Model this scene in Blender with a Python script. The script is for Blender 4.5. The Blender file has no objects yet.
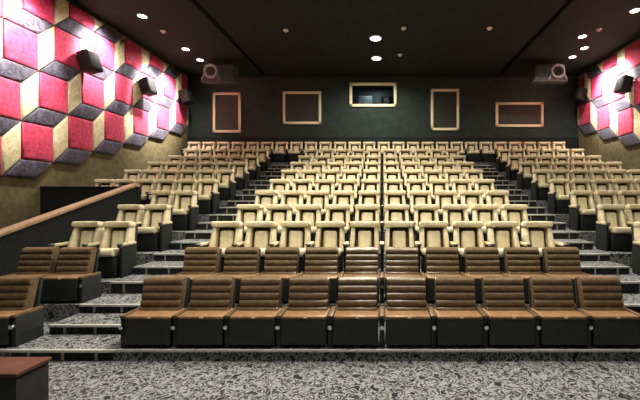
import bpy, bmesh, math, random
from mathutils import Matrix, Vector
random.seed(7)
SC = bpy.context.scene
COL = SC.collection
PI = math.pi

# ------------------------------------------------------------------ camera, world, exposure
CAMZ = 2.02
cam = bpy.data.cameras.new('camera')
cam.sensor_width = 36.0
cam.lens = 350.0 / 640.0 * 36.0
cam.shift_x = -62.0 / 640.0
cam.shift_y = -2.0 / 640.0
cam.clip_start = 0.05
camo = bpy.data.objects.new('camera', cam)
camo.location = (0, 0, CAMZ)
camo.rotation_euler = (PI / 2, 0, 0)
COL.objects.link(camo)
SC.camera = camo

world = bpy.data.worlds.new('world')
SC.world = world
world.use_nodes = True
bg = world.node_tree.nodes['Background']
bg.inputs[0].default_value = (0.9, 0.88, 0.82, 1)
bg.inputs[1].default_value = 0.02

SC.view_settings.view_transform = 'Standard'
SC.view_settings.look = 'None'
SC.view_settings.exposure = 0.0
SC.view_settings.gamma = 1.0
SC.view_settings.use_curve_mapping = False

# light strengths (watts)
W_HOUSE = 1150.0      # ceiling downlights over the centre seats
W_SIDE = 225.0        # rear right downlight and the added fill lamps over the aisles
W_WASH = 4000.0       # downlights aimed at the padded walls
WARM = (1.0, 0.92, 0.75)
COOL = (1.0, 0.93, 0.86)

# ------------------------------------------------------------------ materials
def newmat(name):
    m = bpy.data.materials.new(name)
    m.use_nodes = True
    nt = m.node_tree
    b = nt.nodes['Principled BSDF']
    return m, nt, b

def noise_mix(nt, c1, c2, scale, detail=4, lo=0.4, hi=0.6, distortion=0.0, coord='Object', mscale=None):
    tc = nt.nodes.new('ShaderNodeTexCoord')
    n = nt.nodes.new('ShaderNodeTexNoise')
    n.inputs['Scale'].default_value = scale
    n.inputs['Detail'].default_value = detail
    n.inputs['Distortion'].default_value = distortion
    src = tc.outputs[coord]
    if coord == 'World':
        pass
    if mscale:
        mp = nt.nodes.new('ShaderNodeMapping')
        mp.inputs['Scale'].default_value = mscale
        nt.links.new(src, mp.inputs[0]); src = mp.outputs[0]
    nt.links.new(src, n.inputs['Vector'])
    r = nt.nodes.new('ShaderNodeValToRGB')
    r.color_ramp.elements[0].position = lo
    r.color_ramp.elements[1].position = hi
    r.color_ramp.elements[0].color = (*c1, 1)
    r.color_ramp.elements[1].color = (*c2, 1)
    nt.links.new(n.outputs['Fac'], r.inputs[0])
    return r, n, src

def bump(nt, b, height, strength=0.3, dist=0.01):
    bp = nt.nodes.new('ShaderNodeBump')
    bp.inputs['Strength'].default_value = strength
    bp.inputs['Distance'].default_value = dist
    nt.links.new(height, bp.inputs['Height'])
    nt.links.new(bp.outputs[0], b.inputs['Normal'])

def mat_simple(name, c1, c2=None, scale=20, rough=0.6, metal=0.0, bstr=0.15, spec=0.5, coat=0.0):
    m, nt, b = newmat(name)
    c2 = c2 or tuple(min(1, x * 1.25) for x in c1)
    r, n, _ = noise_mix(nt, c1, c2, scale)
    nt.links.new(r.outputs[0], b.inputs['Base Color'])
    b.inputs['Roughness'].default_value = rough
    b.inputs['Metallic'].default_value = metal
    b.inputs['Specular IOR Level'].default_value = spec
    b.inputs['Coat Weight'].default_value = coat
    if bstr:
        bump(nt, b, n.outputs['Fac'], bstr)
    return m

def mat_velvet(name, c1, c2, sheen=1.0, tint=(1, 1, 1), srough=0.35):
    m, nt, b = newmat(name)
    r, n, _ = noise_mix(nt, c1, c2, 6.5, 7, 0.34, 0.68, 1.6)
    nt.links.new(r.outputs[0], b.inputs['Base Color'])
    b.inputs['Roughness'].default_value = 0.7
    b.inputs['Sheen Weight'].default_value = sheen
    b.inputs['Sheen Roughness'].default_value = srough
    b.inputs['Sheen Tint'].default_value = (*tint, 1)
    bump(nt, b, n.outputs['Fac'], 0.5, 0.02)
    return m

def mat_carpet(name):
    m, nt, b = newmat(name)
    g = nt.nodes.new('ShaderNodeNewGeometry')
    n = nt.nodes.new('ShaderNodeTexNoise')
    n.inputs['Scale'].default_value = 12.0
    n.inputs['Detail'].default_value = 5.0
    n.inputs['Roughness'].default_value = 0.55
    n.inputs['Distortion'].default_value = 0.7
    nt.links.new(g.outputs['Position'], n.inputs['Vector'])
    r = nt.nodes.new('ShaderNodeValToRGB')
    e = r.color_ramp.elements
    e[0].position = 0.0; e[0].color = (0.018, 0.019, 0.022, 1)
    e[1].position = 1.0; e[1].color = (0.05, 0.05, 0.055, 1)
    for p, c in ((0.40, (0.03, 0.032, 0.036)), (0.45, (0.31, 0.325, 0.34)), (0.50, (0.40, 0.42, 0.44)),
                 (0.535, (0.05, 0.052, 0.055)), (0.60, (0.07, 0.07, 0.075)), (0.635, (0.5, 0.51, 0.52)), (0.70, (0.03, 0.03, 0.033))):
        x = e.new(p); x.color = (*c, 1)
    nt.links.new(n.outputs['Fac'], r.inputs[0])
    n2 = nt.nodes.new('ShaderNodeTexNoise')
    n2.inputs['Scale'].default_value = 160.0
    nt.links.new(g.outputs['Position'], n2.inputs['Vector'])
    mx = nt.nodes.new('ShaderNodeMixRGB'); mx.blend_type = 'MULTIPLY'; mx.inputs[0].default_value = 0.35
    nt.links.new(r.outputs[0], mx.inputs[1]); nt.links.new(n2.outputs['Fac'], mx.inputs[2])
    nt.links.new(mx.outputs[0], b.inputs['Base Color'])
    b.inputs['Roughness'].default_value = 0.95
    b.inputs['Specular IOR Level'].default_value = 0.1
    bump(nt, b, n2.outputs['Fac'], 0.5, 0.01)
    return m

def mat_emit(name, col, strength):
    m, nt, b = newmat(name)
    b.inputs['Base Color'].default_value = (0.8, 0.8, 0.8, 1)
    b.inputs['Emission Color'].default_value = (*col, 1)
    b.inputs['Emission Strength'].default_value = strength
    return m

def mat_glass(name):
    m, nt, b = newmat(name)
    b.inputs['Base Color'].default_value = (0.9, 0.95, 0.95, 1)
    b.inputs['Roughness'].default_value = 0.03
    b.inputs['Transmission Weight'].default_value = 1.0
    b.inputs['IOR'].default_value = 1.02
    return m

M = {
    'cream': mat_simple('cream_fabric', (0.60, 0.53, 0.36), (0.72, 0.645, 0.455), 9, 0.75, bstr=0.1),
    'cream_dark': mat_simple('cream_trim', (0.50, 0.42, 0.28), (0.60, 0.52, 0.36), 14, 0.7, bstr=0.1),
    'recess': mat_simple('shade_brown_recess', (0.12, 0.092, 0.05), (0.16, 0.122, 0.07), 20, 0.9, spec=0.2),  # dark brown puts the shadow outline around each seat pad into the colour
    'leather': mat_simple('brown_leather', (0.105, 0.068, 0.036), (0.155, 0.102, 0.055), 16, 0.34, bstr=0.12),
    'leather_seat': mat_simple('tan_brown_leather', (0.25, 0.135, 0.066), (0.33, 0.185, 0.095), 16, 0.34, bstr=0.12),
    'black': mat_simple('black_plastic', (0.012, 0.014, 0.015), (0.02, 0.022, 0.024), 12, 0.55),
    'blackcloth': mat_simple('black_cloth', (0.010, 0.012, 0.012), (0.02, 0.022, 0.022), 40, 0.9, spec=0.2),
    'chrome': mat_simple('chrome', (0.7, 0.7, 0.72), (0.8, 0.8, 0.82), 8, 0.22, 1.0, 0.0),
    'alu': mat_simple('pale_metal_strip', (0.55, 0.55, 0.53), (0.66, 0.66, 0.64), 30, 0.45, 0.3, 0.05),
    'carpet': mat_carpet('floral_carpet'),
    'riser': mat_simple('dark_riser', (0.02, 0.022, 0.02), (0.04, 0.042, 0.04), 30, 0.9, spec=0.15),
    'riserlight': mat_simple('pale_riser_strip', (0.30, 0.285, 0.22), (0.40, 0.38, 0.30), 30, 0.6),
    'wall_dark': mat_simple('dark_green_grey_wall', (0.017, 0.030, 0.0275), (0.024, 0.040, 0.037), 3, 0.8, spec=0.25),
    'wall_olive': mat_simple('olive_brown_fabric_wall', (0.115, 0.092, 0.044), (0.155, 0.125, 0.064), 6, 0.85, spec=0.2),
    'ceiling': mat_simple('dark_ceiling', (0.009, 0.0145, 0.0135), (0.013, 0.0195, 0.018), 4, 0.9, spec=0.15),
    'ceiling_mid': mat_simple('dark_green_ceiling', (0.013, 0.0170, 0.0160), (0.018, 0.0230, 0.0215), 4, 0.9, spec=0.15),
    'gold': mat_simple('pale_gold_paint', (0.80, 0.76, 0.52), (0.88, 0.84, 0.60), 20, 0.5),
    'panel_dark': mat_simple('dark_brown_panel', (0.018, 0.024, 0.019), (0.025, 0.032, 0.026), 5, 0.7),
    'red': mat_velvet('crushed_red_velvet', (0.30, 0.002, 0.025), (0.66, 0.03, 0.11), 0.7),
    'creamvelvet': mat_velvet('cream_velvet', (0.52, 0.42, 0.22), (0.74, 0.66, 0.42), 0.6),
    'purple': mat_velvet('dark_purple_velvet', (0.004, 0.0035, 0.008), (0.085, 0.07, 0.11), 0.35),
    'wood': mat_simple('tan_wood', (0.36, 0.235, 0.145), (0.46, 0.31, 0.20), 10, 0.45),
    'redbrown': mat_simple('red_brown_wood', (0.075, 0.026, 0.016), (0.11, 0.04, 0.026), 10, 0.4),
    'speaker': mat_simple('matt_black_speaker', (0.004, 0.005, 0.005), (0.007, 0.008, 0.008), 12, 0.7, spec=0.2),
    'grey': mat_simple('grey_plastic', (0.28, 0.34, 0.33), (0.38, 0.44, 0.43), 10, 0.5),
    'greydark': mat_simple('charcoal_plastic', (0.032, 0.046, 0.046), (0.05, 0.066, 0.066), 10, 0.5),
    'white': mat_simple('white_plastic', (0.6, 0.6, 0.58), (0.7, 0.7, 0.68), 10, 0.5),
    'bluegrey': mat_simple('blue_grey_metal', (0.22, 0.27, 0.30), (0.3, 0.35, 0.38), 10, 0.5),
    'lamp': mat_emit('lamp_lens', (1.0, 0.93, 0.75), 14.0),
    'glass': mat_glass('clear_glass'),
}

# ------------------------------------------------------------------ mesh helpers
def rbox(bm, c, s, r=0.0, seg=2, rot=None, taper=None):
    """rounded box centred at c; taper(x,y,z in -1..1) may move verts"""
    res = bmesh.ops.create_cube(bm, size=1.0)
    vs = res['verts']
    for v in vs:
        v.co = Vector((v.co.x * s[0], v.co.y * s[1], v.co.z * s[2]))
        if taper:
            v.co = taper(v.co)
    if r > 0:
        es = {e for v in vs for e in v.link_edges}
        out = bmesh.ops.bevel(bm, geom=list(es), offset=r, offset_type='OFFSET', segments=seg, profile=0.5, affect='EDGES', clamp_overlap=True)
        vs = list({v for v in out['verts']} | {v for v in vs if v.is_valid})
    mt = Matrix.Translation(Vector(c))
    if rot is not None:
        mt = mt @ rot
    for v in vs:
        v.co = mt @ v.co
    return vs

def cyl(bm, c, r, h, axis='Z', n=20, r2=None):
    rot = {'Z': Matrix.Identity(4), 'Y': Matrix.Rotation(PI / 2, 4, 'X'), 'X': Matrix.Rotation(PI / 2, 4, 'Y')}[axis]
    bmesh.ops.create_cone(bm, cap_ends=True, segments=n, radius1=r, radius2=r if r2 is None else r2, depth=h,
                          matrix=Matrix.Translation(Vector(c)) @ rot)

def ring(bm, c, R, r, axis='Z', n=28, m=8):
    vs = []
    for i in range(n):
        a = 2 * PI * i / n
        row = []
        for j in range(m):
            b = 2 * PI * j / m
            x = (R + r * math.cos(b)) * math.cos(a); y = (R + r * math.cos(b)) * math.sin(a); z = r * math.sin(b)
            p = (x, y, z) if axis == 'Z' else ((x, z, y) if axis == 'Y' else (z, x, y))
            row.append(bm.verts.new(Vector(c) + Vector(p)))
        vs.append(row)
    for i in range(n):
        for j in range(m):
            bm.faces.new((vs[i][j], vs[(i + 1) % n][j], vs[(i + 1) % n][(j + 1) % m], vs[i][(j + 1) % m]))

def loft_x(bm, prof, stations):
    """prof: closed list of (y,z); stations: list of (x, shrink, dy, dz): profile shrunk about its centroid"""
    cy = sum(p[0] for p in prof) / len(prof); cz = sum(p[1] for p in prof) / len(prof)
    rows = []
    for x, sh, dy, dz in stations:
        rows.append([bm.verts.new((x, cy + (p[0] - cy) * sh[0] + dy, cz + (p[1] - cz) * sh[1] + dz)) for p in prof])
    n = len(prof)
    for a, b in zip(rows[:-1], rows[1:]):
        for i in range(n):
            bm.faces.new((a[i], a[(i + 1) % n], b[(i + 1) % n], b[i]))
    bm.faces.new(rows[0][::-1]); bm.faces.new(rows[-1])

def finish(bm, name, m, parent=None, smooth=True):
    bmesh.ops.recalc_face_normals(bm, faces=bm.faces)
    me = bpy.data.meshes.new(name)
    bm.to_mesh(me); bm.free()
    me.materials.append(M[m] if isinstance(m, str) else m)
    if smooth:
        me.shade_smooth()
        try:
            me.set_sharp_from_angle(angle=math.radians(38))
        except Exception:
            pass
    o = bpy.data.objects.new(name, me)
    COL.objects.link(o)
    if parent is not None:
        o.parent = parent
    return o

def boxobj(name, lo, hi, m, parent=None, r=0.0, seg=2):
    bm = bmesh.new()
    c = [(a + b) / 2 for a, b in zip(lo, hi)]; s = [abs(b - a) for a, b in zip(lo, hi)]
    rbox(bm, c, s, r, seg)
    return finish(bm, name, m, parent)

def tag(o, label, cat, group=None):
    o['label'] = label; o['category'] = cat
    if group: o['group'] = group
    return o

def thing(name, label, cat, loc=(0, 0, 0), rz=0.0, group=None):
    o = bpy.data.objects.new(name, None)
    o.empty_display_size = 0.1
    COL.objects.link(o)
    o.location = loc; o.rotation_euler = (0, 0, rz)
    return tag(o, label, cat, group)

def struct(o):
    o['kind'] = 'structure'
    return o

def copy_tree(o, parent=None, skip=()):
    c = o.copy(); COL.objects.link(c)
    if parent is not None:
        c.parent = parent
    for ch in CH.get(o.name, []):
        if ch.get('_end') and 'end' in skip: continue
        copy_tree(ch, c, skip)
    return c

CH = {}
def reg(parent, *kids):
    CH.setdefault(parent.name, []).extend(kids)

ORD = ['first', 'second', 'third', 'fourth', 'fifth', 'sixth', 'seventh', 'eighth', 'ninth', 'tenth', 'eleventh', 'twelfth', 'thirteenth',
       'fourteenth', 'fifteenth', 'sixteenth', 'seventeenth', 'eighteenth', 'nineteenth', 'twentieth', 'twenty-first', 'twenty-second',
       'twenty-third', 'twenty-fourth', 'twenty-fifth', 'twenty-sixth', 'twenty-seventh', 'twenty-eighth']

# ------------------------------------------------------------------ dimensions
XL, XR, YB, ZC = -9.1, 9.2, 16.4, 7.78        # walls, back wall, ceiling
# rows: (depth of headrest front, floor height)
H = [4.70, 5.68, 6.59, 7.72, 8.84, 9.97, 11.10, 12.22, 13.35, 14.48, 15.60]
TOP = [None, None, 1.568, 1.866, 2.197, 2.547, 2.91, 3.27, 3.63, 4.04, 4.51]
P = [0.14, 0.40] + [t - 0.97 for t in TOP[2:]]
F = [4.33, 5.32] + [h - 0.66 for h in H[2:]]
AX0, AX1 = 3.32, 4.60                         # aisle inner / outer edge

# ------------------------------------------------------------------ room shell
struct(boxobj('floor', (XL, -1.0, -0.1), (XR, YB, 0.0), 'carpet'))
struct(boxobj('wall_left', (XL - 0.2, -1.0, -0.1), (XL, YB + 0.2, ZC + 0.3), 'wall_olive'))
struct(boxobj('wall_right', (XR, -1.0, -0.1), (XR + 0.2, YB + 0.2, ZC + 0.3), 'wall_olive'))
bm = bmesh.new()
for x0, x1 in ((XL, -5.58), (5.58, XR)):
    rbox(bm, ((x0 + x1) / 2, (YB - 1) / 2, ZC + 0.1), (x1 - x0, YB + 1, 0.2))
struct(finish(bm, 'ceiling', 'ceiling'))
struct(boxobj('ceiling_centre', (-5.38, -1, ZC + 0.0), (5.38, YB, ZC + 0.2), 'ceiling_mid'))
bm = bmesh.new()
for s in (-1, 1):
    rbox(bm, (s * 5.48, (YB - 1) / 2, ZC + 0.22), (0.24, YB + 1, 0.08))
struct(finish(bm, 'ceiling_gap', 'black'))

def wp(px, py, d):                             # a point of the place seen along a sight line at depth d
    return ((px - 382.0) / 350.0 * d, d, CAMZ + (198.0 - py) / 350.0 * d)

# back wall with the projection port opening
wx0, _, wz1 = wp(352, 85.2, YB); wx1, _, wz0 = wp(394, 104.8, YB)
bm = bmesh.new()
def wbox(x0, x1, z0, z1):
    rbox(bm, ((x0 + x1) / 2, YB + 0.1, (z0 + z1) / 2), (x1 - x0, 0.2, z1 - z0))
wbox(XL, wx0, -0.1, ZC + 0.3); wbox(wx1, XR, -0.1, ZC + 0.3); wbox(wx0, wx1, -0.1, wz0); wbox(wx0, wx1, wz1, ZC + 0.3)
struct(finish(bm, 'wall_back', 'wall_dark'))
struct(boxobj('trim_1', (XL, YB - 0.05, 3.4), (XR, YB, 4.87), 'blackcloth', r=0.01))  # black band painting in the shade behind the rear row's headrests
# bulkhead where the ceiling meets the back wall
struct(boxobj('trim_2', (XL, YB - 0.12, ZC - 0.12), (XR, YB, ZC), 'ceiling', r=0.01))
# booth behind the port
bx0, bx1, bz0, bz1 = wx0 - 0.5, wx1 + 0.5, wz0 - 0.5, wz1 + 0.4
for nm, lo, hi in (('wall_booth_back', (bx0, YB + 1.7, bz0), (bx1, YB + 1.8, bz1)), ('wall_booth_left', (bx0 - 0.1, YB + 0.2, bz0), (bx0, YB + 1.8, bz1)),
                   ('wall_booth_right', (bx1, YB + 0.2, bz0), (bx1 + 0.1, YB + 1.8, bz1)), ('floor_booth', (bx0 - 0.1, YB + 0.2, bz0 - 0.1), (bx1 + 0.1, YB + 1.8, bz0)),
                   ('ceiling_booth', (bx0 - 0.1, YB + 0.2, bz1), (bx1 + 0.1, YB + 1.8, bz1 + 0.1))):
    struct(boxobj(nm, lo, hi, 'greydark'))

def frame_mesh(name, x0, x1, z0, z1, y, w, t, m, parent):
    bm = bmesh.new()
    rbox(bm, ((x0 + x1) / 2, y - t / 2, z1 - w / 2), (x1 - x0, t, w), 0.015)
    rbox(bm, ((x0 + x1) / 2, y - t / 2, z0 + w / 2), (x1 - x0, t, w), 0.015)
    rbox(bm, (x0 + w / 2, y - t / 2, (z0 + z1) / 2), (w, t, z1 - z0), 0.015)
    rbox(bm, (x1 - w / 2, y - t / 2, (z0 + z1) / 2), (w, t, z1 - z0), 0.015)
    return finish(bm, name, m, parent)

# projection window
win = struct(bpy.data.objects.new('window_1', None)); COL.objects.link(win)
fx0, _, fz1 = wp(349.5, 83, YB); fx1, _, fz0 = wp(396.6, 107, YB)
frame_mesh('window_frame', fx0, fx1, fz0, fz1, YB, 0.13, 0.07, 'gold', win)
boxobj('pane', (wx0, YB + 0.06, wz0), (wx1, YB + 0.075, wz1), 'glass', win)
# projector inside
pj = thing('projector', 'grey film projector standing behind the window in the back wall', 'projector', (0.33, YB + 0.9, bz0))
boxobj('body', (-0.38, -0.3, 0.50), (0.38, 0.5, 1.10), 'black', pj, 0.04)
bm = bmesh.new(); cyl(bm, (-0.1, -0.42, 0.82), 0.13, 0.3, 'Y', 24); ring(bm, (-0.1, -0.57, 0.82), 0.115, 0.02, 'Y'); finish(bm, 'lens', 'bluegrey', pj)
boxobj('pedestal', (-0.25, -0.2, 0.0), (0.25, 0.4, 0.51), 'greydark', pj, 0.02)
ck = thing('equipment_cabinet', 'blue-grey equipment cabinet seen through the left half of the back window', 'cabinet', (-0.86, YB + 1.2, bz0))
boxobj('body', (-0.32, -0.25, 0.0), (0.36, 0.25, 1.2), 'bluegrey', ck, 0.02)
boxobj('door', (-0.29, -0.275, 0.1), (0.33, -0.25, 1.15), 'bluegrey', ck, 0.008)
bl = bpy.data.lights.new('booth_lamp', 'AREA'); bl.energy = 16; bl.size = 0.6; bl.color = (0.85, 0.95, 1.0)
blo = bpy.data.objects.new('booth_lamp', bl); blo.location = (-0.3, YB + 0.7, bz1 - 0.1); COL.objects.link(blo)

# gold frames on the back wall
for (a, b, c, d, lab) in ((213.3, 241.2, 92.6, 132.8, 'upright pale gold frame around a dark panel, leftmost on the back wall'),
                          (283, 321.3, 91.6, 124.4, 'nearly square pale gold frame on the back wall, left of the projection window'),
                          (430.7, 459, 89.2, 130.6, 'upright pale gold frame on the back wall, right of the projection window'),
                          (495.4, 543, 102.4, 127.2, 'wide low pale gold frame, rightmost on the back wall')):
    x0, _, z1 = wp(a, c, YB); x1, _, z0 = wp(b, d, YB)
    t = thing('picture_frame', lab, 'frame', ((x0 + x1) / 2, YB, z0), 0, 'gold frames on the back wall')
    w2 = (x1 - x0) / 2
    frame_mesh('frame_moulding', -w2, w2, 0, z1 - z0, 0, 0.12, 0.07, 'gold', t)
    boxobj('dark_panel', (-w2 + 0.1, -0.03, 0.1), (w2 - 0.1, -0.005, z1 - z0 - 0.1), 'panel_dark', t)

# ------------------------------------------------------------------ seating tiers and aisle steps
for i in range(11):
    y0 = F[i]; y1 = F[i + 1] if i < 10 else YB
    if i == 10:
        struct(boxobj('floor_tier', (XL, y0, 0), (XR, y1, P[i]), 'carpet')); continue
    struct(boxobj('floor_tier', (-AX0, y0, 0), (AX0, y1, P[i]), 'carpet'))
    lx = -6.5 if i <= 4 else XL
    struct(boxobj('floor_tier', (lx, 9.45 if i == 5 else y0, 0), (-AX1, 9.45 if i == 4 else y1, P[i]), 'carpet'))
    struct(boxobj('floor_tier', (AX1, y0, 0), (XR, y1, P[i]), 'carpet'))
# metal edging along the front of the first tier
for k, (a, b, lab) in enumerate(((-AX0, AX0, 0), (-6.5, -AX1, 1), (AX1, XR, 2))):
    struct(boxobj('trim_%d' % (3 + k), (a, F[0] - 0.012, P[0] - 0.025), (b, F[0] + 0.012, P[0] + 0.006), 'alu', r=0.004))

steps = []
for i in range(11):
    steps.append((F[i], P[i]))
    if i < 10 and i != 1:
        nmid = 2 if i == 9 else 1
        for q in range(1, nmid + 1):
            f = q / (nmid + 1)
            steps.append((F[i] + (F[i + 1] - F[i]) * f, P[i] + (P[i + 1] - P[i]) * f))
steps = steps[:-1]
for side, sname in ((-1, 'left'), (1, 'right')):
    xm = side * (AX0 + AX1) / 2; w = AX1 - AX0 - 0.004
    for k, (y0, z) in enumerate(steps):
        y1 = steps[k + 1][0] if k + 1 < len(steps) else F[10]
        zp = steps[k - 1][1] if k else 0.0
        lab = '%s carpeted step up from the floor in the %s aisle' % (ORD[k], sname)
        if k >= len(ORD): break
        t = thing('aisle_step', lab, 'step', (xm, y0, zp), 0, 'carpeted steps of the %s aisle' % sname)
        boxobj('riser', (-w / 2, 0.012, -zp * 0 - min(zp, 0.0)), (w / 2, y1 - y0, z - zp - 0.012), 'riser', t)
        boxobj('tread', (-w / 2, 0.02, z - zp - 0.012), (w / 2, y1 - y0, z - zp), 'carpet', t)
        boxobj('nosing', (-w / 2, -0.015, z - zp - 0.03), (w / 2, 0.03, z - zp + 0.004), 'alu', t, 0.006)
        for u in (-0.42, 0.0, 0.42):
            boxobj('riser_strip', (u - 0.016, 0.0, 0.01), (u + 0.016, 0.014, z - zp - 0.03), 'riserlight', t, 0.003)
        # solid fill under the step
        if zp > 0:
            struct(boxobj('floor_fill', (xm - w / 2, y0 + 0.012, 0), (xm + w / 2, y1, zp), 'riser'))

# parapet across the left passage and the sloping capped side wall
par = thing('parapet_wall', 'dark low wall across the passage below the left seats', 'low wall', (-7.8, 9.38, 0))
boxobj('wall_body', (-1.3, -0.06, 0), (1.3, 0.06, 2.30), 'blackcloth', par)
boxobj('top_rail', (-1.3, -0.08, 2.30), (1.3, 0.08, 2.33), 'black', par, 0.008)
bm = bmesh.new()
yA, zA, yB_, zB = 3.9, 2.02 - 0.613 - 0.288 * 2.06 - 0.05, 9.30, 2.02 + 0.32
prof = [(yA, 0), (yB_, 0), (yB_, zB), (yA, zA)]
for s in (0, 1):
    pass
va = [bm.verts.new((-6.63, y, z)) for y, z in prof]; vb = [bm.verts.new((-6.51, y, z)) for y, z in prof]
for i in range(4): bm.faces.new((va[i], va[(i + 1) % 4], vb[(i + 1) % 4], vb[i]))
bm.faces.new(va); bm.faces.new(vb[::-1])
ramp = thing('sloping_side_wall', 'dark side wall with sloping tan wooden cap beside the left seats', 'low wall')
o = finish(bm, 'wall_body', 'blackcloth', ramp, False)
bm = bmesh.new()
ln = math.hypot(yB_ - yA, zB - zA); ang = math.atan2(zB - zA, yB_ - yA)
rbox(bm, (-6.57, (yA + yB_) / 2, (zA + zB) / 2 + 0.035), (0.2, ln, 0.07), 0.012, 2, Matrix.Rotation(ang, 4, 'X'))
finish(bm, 'wooden_cap', 'wood', ramp)

# ------------------------------------------------------------------ padded cube panels on the side walls
E1, E2, E3 = (0.868, 0.0), (0.0, 0.952), (0.447, 0.463)
L1 = (E1[0] + E3[0], E1[1] + E3[1]); L2 = (E2[0] + E3[0], E2[1] + E3[1])
ORG = (8.77, 0.98 + CAMZ)

def clip(poly, axis, lim, keep_less):
    out = []
    n = len(poly)
    for i in range(n):
        a, b = poly[i], poly[(i + 1) % n]
        ia = (a[axis] <= lim) == keep_less; ib = (b[axis] <= lim) == keep_less
        if ia: out.append(a)
        if ia != ib:
            t = (lim - a[axis]) / (b[axis] - a[axis])
            out.append((a[0] + (b[0] - a[0]) * t, a[1] + (b[1] - a[1]) * t))
    return out

def area(poly):
    return abs(sum(poly[i][0] * poly[(i + 1) % len(poly)][1] - poly[(i + 1) % len(poly)][0] * poly[i][1] for i in range(len(poly)))) / 2

def inset(poly, d):
    n = len(poly); out = []
    A = sum(poly[i][0] * poly[(i + 1) % n][1] - poly[(i + 1) % n][0] * poly[i][1] for i in range(n))
    if A < 0: poly = poly[::-1]
    for i in range(n):
        p0, p1, p2 = Vector(poly[i - 1]), Vector(poly[i]), Vector(poly[(i + 1) % n])
        e1 = (p1 - p0).normalized(); e2 = (p2 - p1).normalized()
        n1 = Vector((-e1.y, e1.x)); n2 = Vector((-e2.y, e2.x))
        k = 1 + n1.dot(n2)
        m = (n1 + n2) / max(k, 0.3)
        out.append(tuple(p1 + m * d))
    return out

def pad(name, poly, side, m, parent, base):
    poly = [p for i, p in enumerate(poly) if (Vector(p) - Vector(poly[i - 1])).length > 0.02]
    if len(poly) < 3: return
    rings = [(inset(poly, 0.012), 0.0), (inset(poly, 0.012), 0.055), (inset(poly, 0.026), 0.075), (inset(poly, 0.06), 0.087), (inset(poly, 0.11), 0.092)]
    bm = bmesh.new(); rows = []
    xw = XL if side < 0 else XR
    for pts, h in rings:
        rows.append([bm.verts.new((xw - side * h - base[0], p[0] - base[1], p[1] - base[2])) for p in pts])
    n = len(rows[0])
    for a, b in zip(rows[:-1], rows[1:]):
        for i in range(n): bm.faces.new((a[i], a[(i + 1) % n], b[(i + 1) % n], b[i]))
    bm.faces.new(rows[-1]); bm.faces.new(rows[0][::-1])
    return finish(bm, name, m, parent)

ROWN = ['lowest', 'second', 'third', 'fourth', 'fifth', 'sixth', 'seventh', 'eighth']
def cube_panels(side, sname, ymin):
    by_row = {}
    for j in range(-1, 6):
        for i in range(-9, 10):
            ox = ORG[0] + i * L1[0] + j * L2[0]; oz = ORG[1] + i * L1[1] + j * L2[1]
            # the zero row may drop along its own direction only
            rel_row = j
            if rel_row < -1: continue
            f = [(ox, oz), (ox + E1[0], oz), (ox + E1[0], oz + E2[1]), (ox, oz + E2[1])]
            t = [(ox, oz + E2[1]), (ox + E1[0], oz + E2[1]), (ox + E1[0] + E3[0], oz + E2[1] + E3[1]), (ox + E3[0], oz + E2[1] + E3[1])]
            s = [(ox + E1[0], oz), (ox + E1[0] + E3[0], oz + E3[1]), (ox + E1[0] + E3[0], oz + E2[1] + E3[1]), (ox + E1[0], oz + E2[1])]
            faces = [('front_pad', f, 'red'), ('top_pad', t, 'purple'), ('side_pad', s, 'creamvelvet')]
            if j == -1: faces = [faces[1]]
            good = []
            for nm, poly, mm in faces:
                q = clip(poly, 0, YB - 0.14, True)
                if len(q) >= 3: q = clip(q, 1, ZC - 0.10, True)
                if len(q) >= 3: q = clip(q, 0, ymin, False)
                if len(q) >= 3 and area(q) > 0.02: good.append((nm, q, mm))
            if good: by_row.setdefault(j, []).append((ox, good))
    for j, lst in by_row.items():
        lst.sort(key=lambda a: -a[0])
        for n, (ox, good) in enumerate(lst):
            base = (XL if side < 0 else XR, good[0][1][0][0], min(p[1] for g in good for p in g[1]))
            if j == -1:
                lab = 'dark purple padded strip ending the %s wall panels below, %s from the back corner' % (sname, ORD[n])
            else:
                lab = 'padded velvet cube panel, %s wall, %s row up, %s from the back corner' % (sname, ROWN[j], ORD[n])
            t = thing('padded_wall_panel', lab, 'wall panel', base, 0, 'padded cube panels on the %s wall' % sname)
            for nm, q, mm in good:
                pad(nm, q, side, mm, t, base)
cube_panels(-1, 'left', 7.4)
cube_panels(1, 'right', 9.6)

# ------------------------------------------------------------------ ceiling downlights
def make_downlight():
    t = bpy.data.objects.new('ceiling_downlight', None); COL.objects.link(t); t.empty_display_size = 0.1
    bm = bmesh.new(); ring(bm, (0, 0, -0.012), 0.135, 0.022, 'Z', 32, 8); a = finish(bm, 'trim_ring', 'white', t)
    bm = bmesh.new(); cyl(bm, (0, 0, -0.012), 0.118, 0.02, 'Z', 32); b = finish(bm, 'lens', 'lamp', a)
    reg(t, a); reg(a, b)
    return t
DL0 = make_downlight(); dl_used = [False]
def downlight(x, y, label, group, energy, target, cone, color=WARM, blend=0.6, wide=0):
    if dl_used[0]:
        t = copy_tree(DL0)
    else:
        t = DL0; dl_used[0] = True
    t.location = (x, y, ZC)
    tag(t, label, 'ceiling light', group)
    l = bpy.data.lights.new('lamp_light', 'SPOT'); l.energy = energy; l.color = color
    l.spot_size = math.radians(cone); l.spot_blend = blend; l.shadow_soft_size = 0.11
    o = bpy.data.objects.new('lamp_light', l); COL.objects.link(o)
    o.parent = t; o.location = (0, 0, -0.06)
    d = Vector(target) - Vector((x, y, ZC - 0.06))
    o.rotation_euler = d.to_track_quat('-Z', 'Y').to_euler()
    if wide:
        l2 = l.copy(); l2.energy = wide; l2.spot_size = math.radians(115); l2.spot_blend = 1.0
        o2 = bpy.data.objects.new('lamp_light', l2); COL.objects.link(o2)
        o2.parent = t; o2.location = (0, 0, -0.06)
        d2 = d + Vector((0, 0, -1.2)); o2.rotation_euler = d2.to_track_quat('-Z', 'Y').to_euler()
    return t

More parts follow.
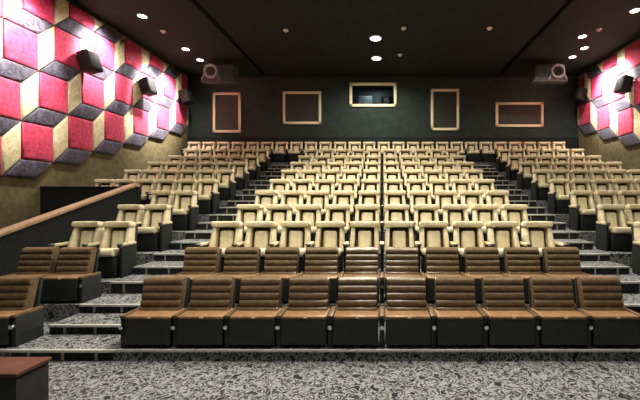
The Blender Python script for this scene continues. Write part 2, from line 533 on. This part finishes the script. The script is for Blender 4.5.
side_y = [4.0, 6.3, 8.7, 11.05, 13.5, 14.56]
for n, y in enumerate(side_y):
    zt = {8.7: 5.95, 11.05: 6.5, 13.5: 6.0, 14.56: 6.1}.get(y, 6.0)
    downlight(-7.57, y, '%s round downlight out from the back wall along the left ceiling edge' % ORD[len(side_y) - 1 - n],
              'downlights along the left ceiling edge', W_WASH if y > 5 else 60, (XL, y, zt) if y > 5 else (-6, y + 1, 0.5), 58 if y > 5 else 90, COOL, 0.75, 480 if y > 5 else 0)
side_yr = [4.0, 6.3, 8.6, 10.72, 13.4, 14.25]
for n, y in enumerate(side_yr):
    downlight(7.75, y, '%s round downlight out from the back wall along the right ceiling edge' % ORD[len(side_yr) - 1 - n],
              'downlights along the right ceiling edge', W_WASH if y > 5 else 60, (XR, y, 6.4) if y > 5 else (6, y + 1, 0.5), 58 if y > 5 else 90, COOL, 0.75, 480 if y > 5 else 0)
downlight(7.12, 12.44, 'bright round downlight set inside the right ceiling row of lamps', 'downlights along the right ceiling edge', W_SIDE * 2, (6.4, 13.4, 2.5), 130)
cy_ = [2.9, 4.9, 6.6, 8.3, 9.85, 12.6, 14.4]
for n, y in enumerate(cy_):
    downlight(-0.23, y, '%s round downlight out from the back wall along the middle of the ceiling' % ORD[len(cy_) - 1 - n],
              'downlights along the middle of the ceiling', W_HOUSE * (1.0 if y < 12 else 0.55), (-0.2, y + 0.25, 1.0), 92 if y < 12 else 150, WARM, 0.9).scale = (1.5, 1.5, 1.0)
for s, sn in ((-1, 'left'), (1, 'right')):  # unseen downlights added over the aisles to fill light onto the seats
    for n, y in enumerate((3.6, 6.2, 9.0)):
        downlight(s * 4.3, y, '%s added round fill downlight out from the screen over the %s aisle' % (ORD[n], sn), 'added fill downlights over the %s aisle' % sn, W_SIDE * (1.9 if y > 5 else 0.9), (s * (6.0 if y > 8 else 4.9), y + 0.5, 1.5), 95, WARM, 0.9)

def ceiling_pt(px, py):
    d = (ZC - CAMZ) * 350.0 / (198.0 - py)
    return ((px - 382) / 350.0 * d, d)
for px, py, lab in ((403.6, 28, 'small white ceiling detector right of the middle downlights'), (400, 54.5, 'small white ceiling detector beside the rearmost middle downlight'),
                    (489.5, 28, 'small white ceiling detector right of the ceiling centre'), (286, 30, 'small white ceiling detector left of the ceiling centre'),
                    (163, 31, 'small white detector between downlights on the left ceiling edge'), (599, 29, 'small white detector between downlights on the right ceiling edge')):
    x, y = ceiling_pt(px, py)
    t = thing('smoke_detector', lab, 'detector', (x, y, ZC), 0, 'ceiling detectors')
    bm = bmesh.new(); cyl(bm, (0, 0, -0.015), 0.085, 0.03, 'Z', 24); mb = finish(bm, 'mounting_base', 'white', t)
    bm = bmesh.new(); cyl(bm, (0, 0, -0.05), 0.035, 0.045, 'Z', 20, 0.06); finish(bm, 'sensor_head', 'white', mb)

# ------------------------------------------------------------------ loudspeakers
def wall_speaker(side, px, py, lab, k=1.0):
    d = (9.1 if side < 0 else 9.2) * 350.0 / abs(px - 382)
    z = CAMZ + (198 - py) / 350.0 * d
    xw = XL if side < 0 else XR
    t = thing('wall_speaker', lab, 'loudspeaker', (xw - side * 0.10, d, z), 0, 'black loudspeakers on the side walls')
    R = Matrix.Rotation(-side * -0.28, 4, 'Y')
    def tr(b):
        for v in b.verts: v.co = R @ v.co + Vector((-side * 0.27, 0, 0))
    bm = bmesh.new()
    rbox(bm, (0, 0, 0), (0.36, 0.46 * k, 0.56 * k), 0.02, 2, None, lambda c: Vector((c.x, c.y * (0.86 if c.x * side > 0 else 1.0), c.z)))
    tr(bm); cb = finish(bm, 'cabinet', 'speaker', t)
    bm = bmesh.new(); rbox(bm, (-side * 0.185, 0, 0), (0.02, 0.42 * k, 0.52 * k), 0.008); tr(bm); finish(bm, 'grille', 'speaker', cb)
    bm = bmesh.new(); rbox(bm, (-side * 0.03, 0, 0.0), (0.20, 0.07, 0.10), 0.006); finish(bm, 'bracket', 'black', t)
wall_speaker(-1, 77, 62, 'large black loudspeaker on the left padded wall, nearest the viewer')
wall_speaker(-1, 138, 87, 'black loudspeaker on the left padded wall, second toward the back')
wall_speaker(-1, 178, 97, 'black loudspeaker on the left padded wall, nearest the back corner')
wall_speaker(1, 634, 85, 'black loudspeaker on the right padded wall, nearest the frame edge')
wall_speaker(1, 588, 95, 'black loudspeaker on the right padded wall, nearest the back corner')

def hung_speaker(px, mirror, lab):
    x, y, z = wp(px, 81.5, 14.4)
    t = thing('hanging_loudspeaker', lab, 'loudspeaker', (x, y, z), 0, 'loudspeakers hung before the back wall')
    s = -1 if not mirror else 1
    boxobj('cabinet', (-0.62, 0.0, 0.05), (0.62, 0.5, 0.70), 'greydark', t, 0.03)
    boxobj('shelf', (-0.72, -0.05, 0.0), (0.72, 0.30, 0.05), 'greydark', t, 0.01)
    bm = bmesh.new(); ring(bm, (s * 0.30, -0.03, 0.42), 0.25, 0.055, 'Y', 36, 10); hr = finish(bm, 'horn_ring', 'grey', t)
    bm = bmesh.new(); cyl(bm, (s * 0.30, -0.01, 0.42), 0.21, 0.04, 'Y', 32); ring(bm, (s * 0.30, -0.035, 0.42), 0.10, 0.02, 'Y'); finish(bm, 'cone', 'black', hr)
    bm = bmesh.new(); ring(bm, (-s * 0.36, -0.015, 0.40), 0.20, 0.03, 'Y', 32, 8); finish(bm, 'woofer_ring', 'greydark', t)
    for q in (-0.6, 0.6):
        bm = bmesh.new(); cyl(bm, (q, 0.3, (0.72 + ZC - z) / 2), 0.02, ZC - z - 0.72 + 0.02, 'Z', 10); finish(bm, 'hanging_rod', 'black', t)
    bm = bmesh.new()
    rbox(bm, (s * 0.30 + 0.30, -0.05, 0.22), (0.04, 0.05, 0.34), 0.01, 2, Matrix.Rotation(-0.45, 4, 'Y'))
    rbox(bm, (s * 0.30 - 0.30, -0.05, 0.22), (0.04, 0.05, 0.34), 0.01, 2, Matrix.Rotation(0.45, 4, 'Y'))
    finish(bm, 'ring_bracket', 'grey', t)
hung_speaker(218.5, False, 'grey ringed loudspeaker hung from the ceiling at the back left')
hung_speaker(550, True, 'grey ringed loudspeaker hung from the ceiling at the back right')

# ------------------------------------------------------------------ cream tier seats
def make_seat():
    t = bpy.data.objects.new('cinema_seat', None); COL.objects.link(t); t.empty_display_size = 0.1
    kids = []
    lean = Matrix.Rotation(math.radians(-9), 4, 'X')
    def lz(b, piv=(0, 0.06, 0.45)):
        for v in b.verts: v.co = Matrix.Translation(Vector(piv)) @ lean @ (v.co - Vector(piv))
    # back shell (dark outside)
    bm = bmesh.new(); rbox(bm, (0, 0.135, 0.62), (0.50, 0.05, 0.60), 0.02, 2); lz(bm); kids.append(finish(bm, 'back_shell', 'black', t))
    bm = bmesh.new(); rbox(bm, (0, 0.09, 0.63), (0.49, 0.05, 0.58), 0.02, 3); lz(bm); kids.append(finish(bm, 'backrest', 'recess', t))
    bm = bmesh.new(); rbox(bm, (0, 0.0, 0.58), (0.25, 0.14, 0.43), 0.045, 3); lz(bm); kids.append(finish(bm, 'back_pad', 'cream', t))
    for s in (-1, 1):
        bm = bmesh.new()
        def tp(c, s=s):
            k = 0.5 - c.z / 0.46            # 0 at top, 1 at the bottom
            return Vector((c.x * (1 + 0.2 * k) + s * 0.02 * k, c.y * (1 + 0.5 * k) - 0.05 * k, c.z))
        rbox(bm, (s * 0.216, -0.01, 0.63), (0.074, 0.17, 0.48), 0.028, 3, None, tp); lz(bm)
        kids.append(finish(bm, 'side_bolster', 'cream', t))
    # headrest bar, its ends swept forward
    bm = bmesh.new()
    prof = []
    for k in range(14):
        a = 2 * PI * k / 14
        prof.append((0.105 * math.copysign(abs(math.cos(a)) ** 0.55, math.cos(a)), 0.055 * math.copysign(abs(math.sin(a)) ** 0.6, math.sin(a))))
    st = []
    for u in (-1, -0.97, -0.9, -0.7, -0.35, 0, 0.35, 0.7, 0.9, 0.97, 1):
        sh = 1.0 if abs(u) < 0.92 else (0.82 if abs(u) < 0.98 else 0.5)
        st.append((u * 0.275, (sh, sh), -0.04 * u * u, -0.010 * u * u))
    loft_x(bm, prof, st)
    for v in bm.verts: v.co += Vector((0, -0.01, 0.918))
    lz(bm); kids.append(finish(bm, 'headrest', 'cream', t))
    # cushion
    bm = bmesh.new(); rbox(bm, (0, -0.245, 0.44), (0.50, 0.50, 0.13), 0.045, 3, Matrix.Rotation(math.radians(-4), 4, 'X')); kids.append(finish(bm, 'seat_cushion', 'cream', t))
    bm = bmesh.new(); rbox(bm, (0, -0.20, 0.205), (0.48, 0.44, 0.37), 0.02, 2, None, lambda c: Vector((c.x, c.y - (0.04 if c.z > 0 else 0), c.z))); rbox(bm, (0, -0.18, 0.012), (0.46, 0.36, 0.024)); kids.append(finish(bm, 'seat_base', 'blackcloth', t))
    def arm(x, end):
        out = []
        bm = bmesh.new(); rbox(bm, (x, -0.20, 0.585), (0.085, 0.40, 0.05), 0.018, 2); a = finish(bm, 'armrest', 'cream_dark', t)
        bm = bmesh.new(); rbox(bm, (x, -0.19, 0.28), (0.06, 0.42, 0.56), 0.012, 2); b = finish(bm, 'arm_panel', 'blackcloth', t)
        bm = bmesh.new(); ring(bm, (x, -0.42, 0.60), 0.042, 0.013, 'Z', 18, 6); cyl(bm, (x, -0.42, 0.57), 0.036, 0.07, 'Z', 16); c = finish(bm, 'cup_holder', 'greydark', t)
        c.parent = a; reg(a, c)
        for q in (a, b):
            if end: q['_end'] = 1
        return [a, b]
    kids += arm(-0.325, False) + arm(0.325, True)
    reg(t, *kids)
    return t

SEAT = make_seat(); used = {'s': False, 'r': False}
pending = []
def put(proto, x, y, z, rz, label, cat, group, end, sx=1.0):
    pending.append((proto, x, y, z, rz, label, cat, group, end, sx))

BROW = {2: 'first', 3: 'second', 4: 'third', 5: 'fourth', 6: 'fifth', 7: 'sixth', 8: 'seventh', 9: 'eighth'}
for i in range(2, 10):
    for k in range(10):
        put('s', (k - 4.5) * 0.65, H[i], P[i], 0,
            'cream padded seat, centre block, %s cream row from the front, %s from its left end' % (BROW[i], ORD[k]), 'seat', 'cream seats of the centre block', k == 9)
    nl = 2 if i <= 4 else 6
    for k in range(nl):
        put('s', -4.65 - 0.31 - k * 0.588, H[i], P[i], math.radians(4), 'cream padded seat, left block, %s cream row from the front, %s from the aisle' % (BROW[i], ORD[k]),
            'seat', 'cream seats of the left block', k == 0, 0.9)
    nr = 1 if i == 2 else (3 if i == 3 else (4 if i == 4 else 6))
    for k in range(nr):
        put('s', 4.75 + 0.31 + k * 0.605, H[i], P[i], math.radians(-4), 'cream padded seat, right block, %s cream row from the front, %s from the aisle' % (BROW[i], ORD[k]),
            'seat', 'cream seats of the right block', k == nr - 1, 0.92)
for k in range(-13, 13):
    put('s', k * 0.65 + 0.08, H[10], P[10], 0, 'cream padded seat in the rearmost row by the back wall, %s from its left end' % ORD[k + 13], 'seat', 'cream seats of the rearmost row', k == 12)

# ------------------------------------------------------------------ brown leather recliners
def make_recliner():
    t = bpy.data.objects.new('recliner_seat', None); COL.objects.link(t); t.empty_display_size = 0.1
    kids = []
    # backrest with horizontal channels: profile in (y,z)
    prof = []
    z0, z1 = 0.36, 0.805; nb = 5
    ybot, ytop = -0.115, 0.01
    for b in range(nb):
        for q in range(7):
            f = (b + q / 6.0) / nb
            if q == 6 and b < nb - 1: continue
            y = ybot + (ytop - ybot) * f - 0.026 * math.sqrt(max(0.0, math.sin(PI * q / 6.0)))
            prof.append((y, z0 + (z1 - z0) * f))
    prof += [(ytop + 0.04, z1 + 0.012), (ytop + 0.09, z1 + 0.004), (ytop + 0.12, z1 - 0.04), (ybot + 0.13, z0)]
    bm = bmesh.new()
    loft_x(bm, prof, [(-0.262, (0.62, 0.96), 0.01, 0), (-0.255, (0.85, 0.985), 0.0, 0), (-0.238, (1, 1), 0, 0), (0.238, (1, 1), 0, 0), (0.255, (0.85, 0.985), 0, 0), (0.262, (0.62, 0.96), 0.01, 0)])
    kids.append(finish(bm, 'backrest', 'leather', t))
    bm = bmesh.new(); rbox(bm, (0, 0.115, 0.45), (0.50, 0.05, 0.66), 0.02, 2, Matrix.Rotation(math.radians(-9), 4, 'X')); kids.append(finish(bm, 'back_shell', 'black', t))
    bm = bmesh.new(); rbox(bm, (0, -0.165, 0.385), (0.565, 0.35, 0.045), 0.018, 3); kids.append(finish(bm, 'seat_cushion', 'leather_seat', t))
    bm = bmesh.new(); rbox(bm, (0, -0.322, 0.205), (0.565, 0.03, 0.325), 0.012, 2); kids.append(finish(bm, 'footrest_panel', 'black', t))
    bm = bmesh.new(); rbox(bm, (0, -0.11, 0.205), (0.54, 0.38, 0.31), 0.01, 2)
    for sx in (-1, 1):
        for yy in (-0.25, 0.04): cyl(bm, (sx * 0.2, yy, 0.03), 0.025, 0.06, 'Z', 12)
    kids.append(finish(bm, 'seat_base', 'black', t))
    bm = bmesh.new(); rbox(bm, (0.02, -0.342, 0.386), (0.045, 0.008, 0.016), 0.002, 1); reg(kids[2], finish(bm, 'number_plate', 'white', kids[2]))
    def arm(x, end):
        bm = bmesh.new(); rbox(bm, (x, -0.13, 0.390), (0.074, 0.40, 0.045), 0.018, 2); a = finish(bm, 'armrest', 'leather', t)
        bm = bmesh.new(); rbox(bm, (x, -0.12, 0.185), (0.066, 0.38, 0.37), 0.01, 2); b = finish(bm, 'arm_panel', 'black', t)
        bm = bmesh.new(); cyl(bm, (x, -0.325, 0.265), 0.026, 0.05, 'Y', 20); c = finish(bm, 'control_button', 'chrome', t)
        c.parent = b; reg(b, c)
        for q in (a, b):
            if end: q['_end'] = 1
        return [a, b]
    kids += arm(-0.325, False) + arm(0.325, True)
    reg(t, *kids)
    return t
REC = make_recliner()
for i, rn in ((0, 'front'), (1, 'second')):
    for k in range(10):
        put('r', (k - 4.5) * 0.65, H[i], P[i], 0, 'brown leather recliner, %s row of the centre block, %s from its left end' % (rn, ORD[k]), 'recliner', 'brown recliners of the centre block', k == 9)
    for k in range(2):
        put('r', -AX1 - 0.355 - k * 0.62, H[i], P[i], math.radians(2), 'brown leather recliner left of the left aisle, %s row, %s from the aisle' % (rn, ORD[k]), 'recliner', 'brown recliners left of the aisle', k == 0, 0.95)

for proto, x, y, z, rz, label, cat, group, end, sx in pending:
    src = SEAT if proto == 's' else REC
    if not used[proto]:
        # the first one takes the original; keep it whole until copies exist
        used[proto] = True
    o = copy_tree(src, None, () if end else ('end',))
    o.location = (x, y, z); o.rotation_euler = (0, 0, rz); o.scale = (sx, 1, 1)
    tag(o, label, cat, group)
def drop(o):
    for ch in CH.get(o.name, []): drop(ch)
    bpy.data.objects.remove(o)
drop(SEAT); drop(REC)
for o in bpy.data.objects:
    if '_end' in o: del o['_end']

# ------------------------------------------------------------------ low box in the near left corner
zt = 0.62
db, df = 350 * (CAMZ - zt) / 158.5, 350 * (CAMZ - zt) / 176.0
xr = -366 / 350 * df
t = thing('low_cabinet', 'low dark box with red-brown top in the near left corner on the patterned carpet', 'cabinet', (xr - 0.45, (db + df) / 2, 0))
hd = (db - df) / 2
boxobj('body', (-0.43, -hd + 0.015, 0.03), (0.435, hd - 0.015, zt - 0.03), 'black', t, 0.006)
boxobj('plinth', (-0.41, -hd + 0.03, 0.0), (0.41, hd - 0.03, 0.04), 'blackcloth', t)
boxobj('top_board', (-0.45, -hd, zt - 0.03), (0.45, hd, zt), 'redbrown', t, 0.006)
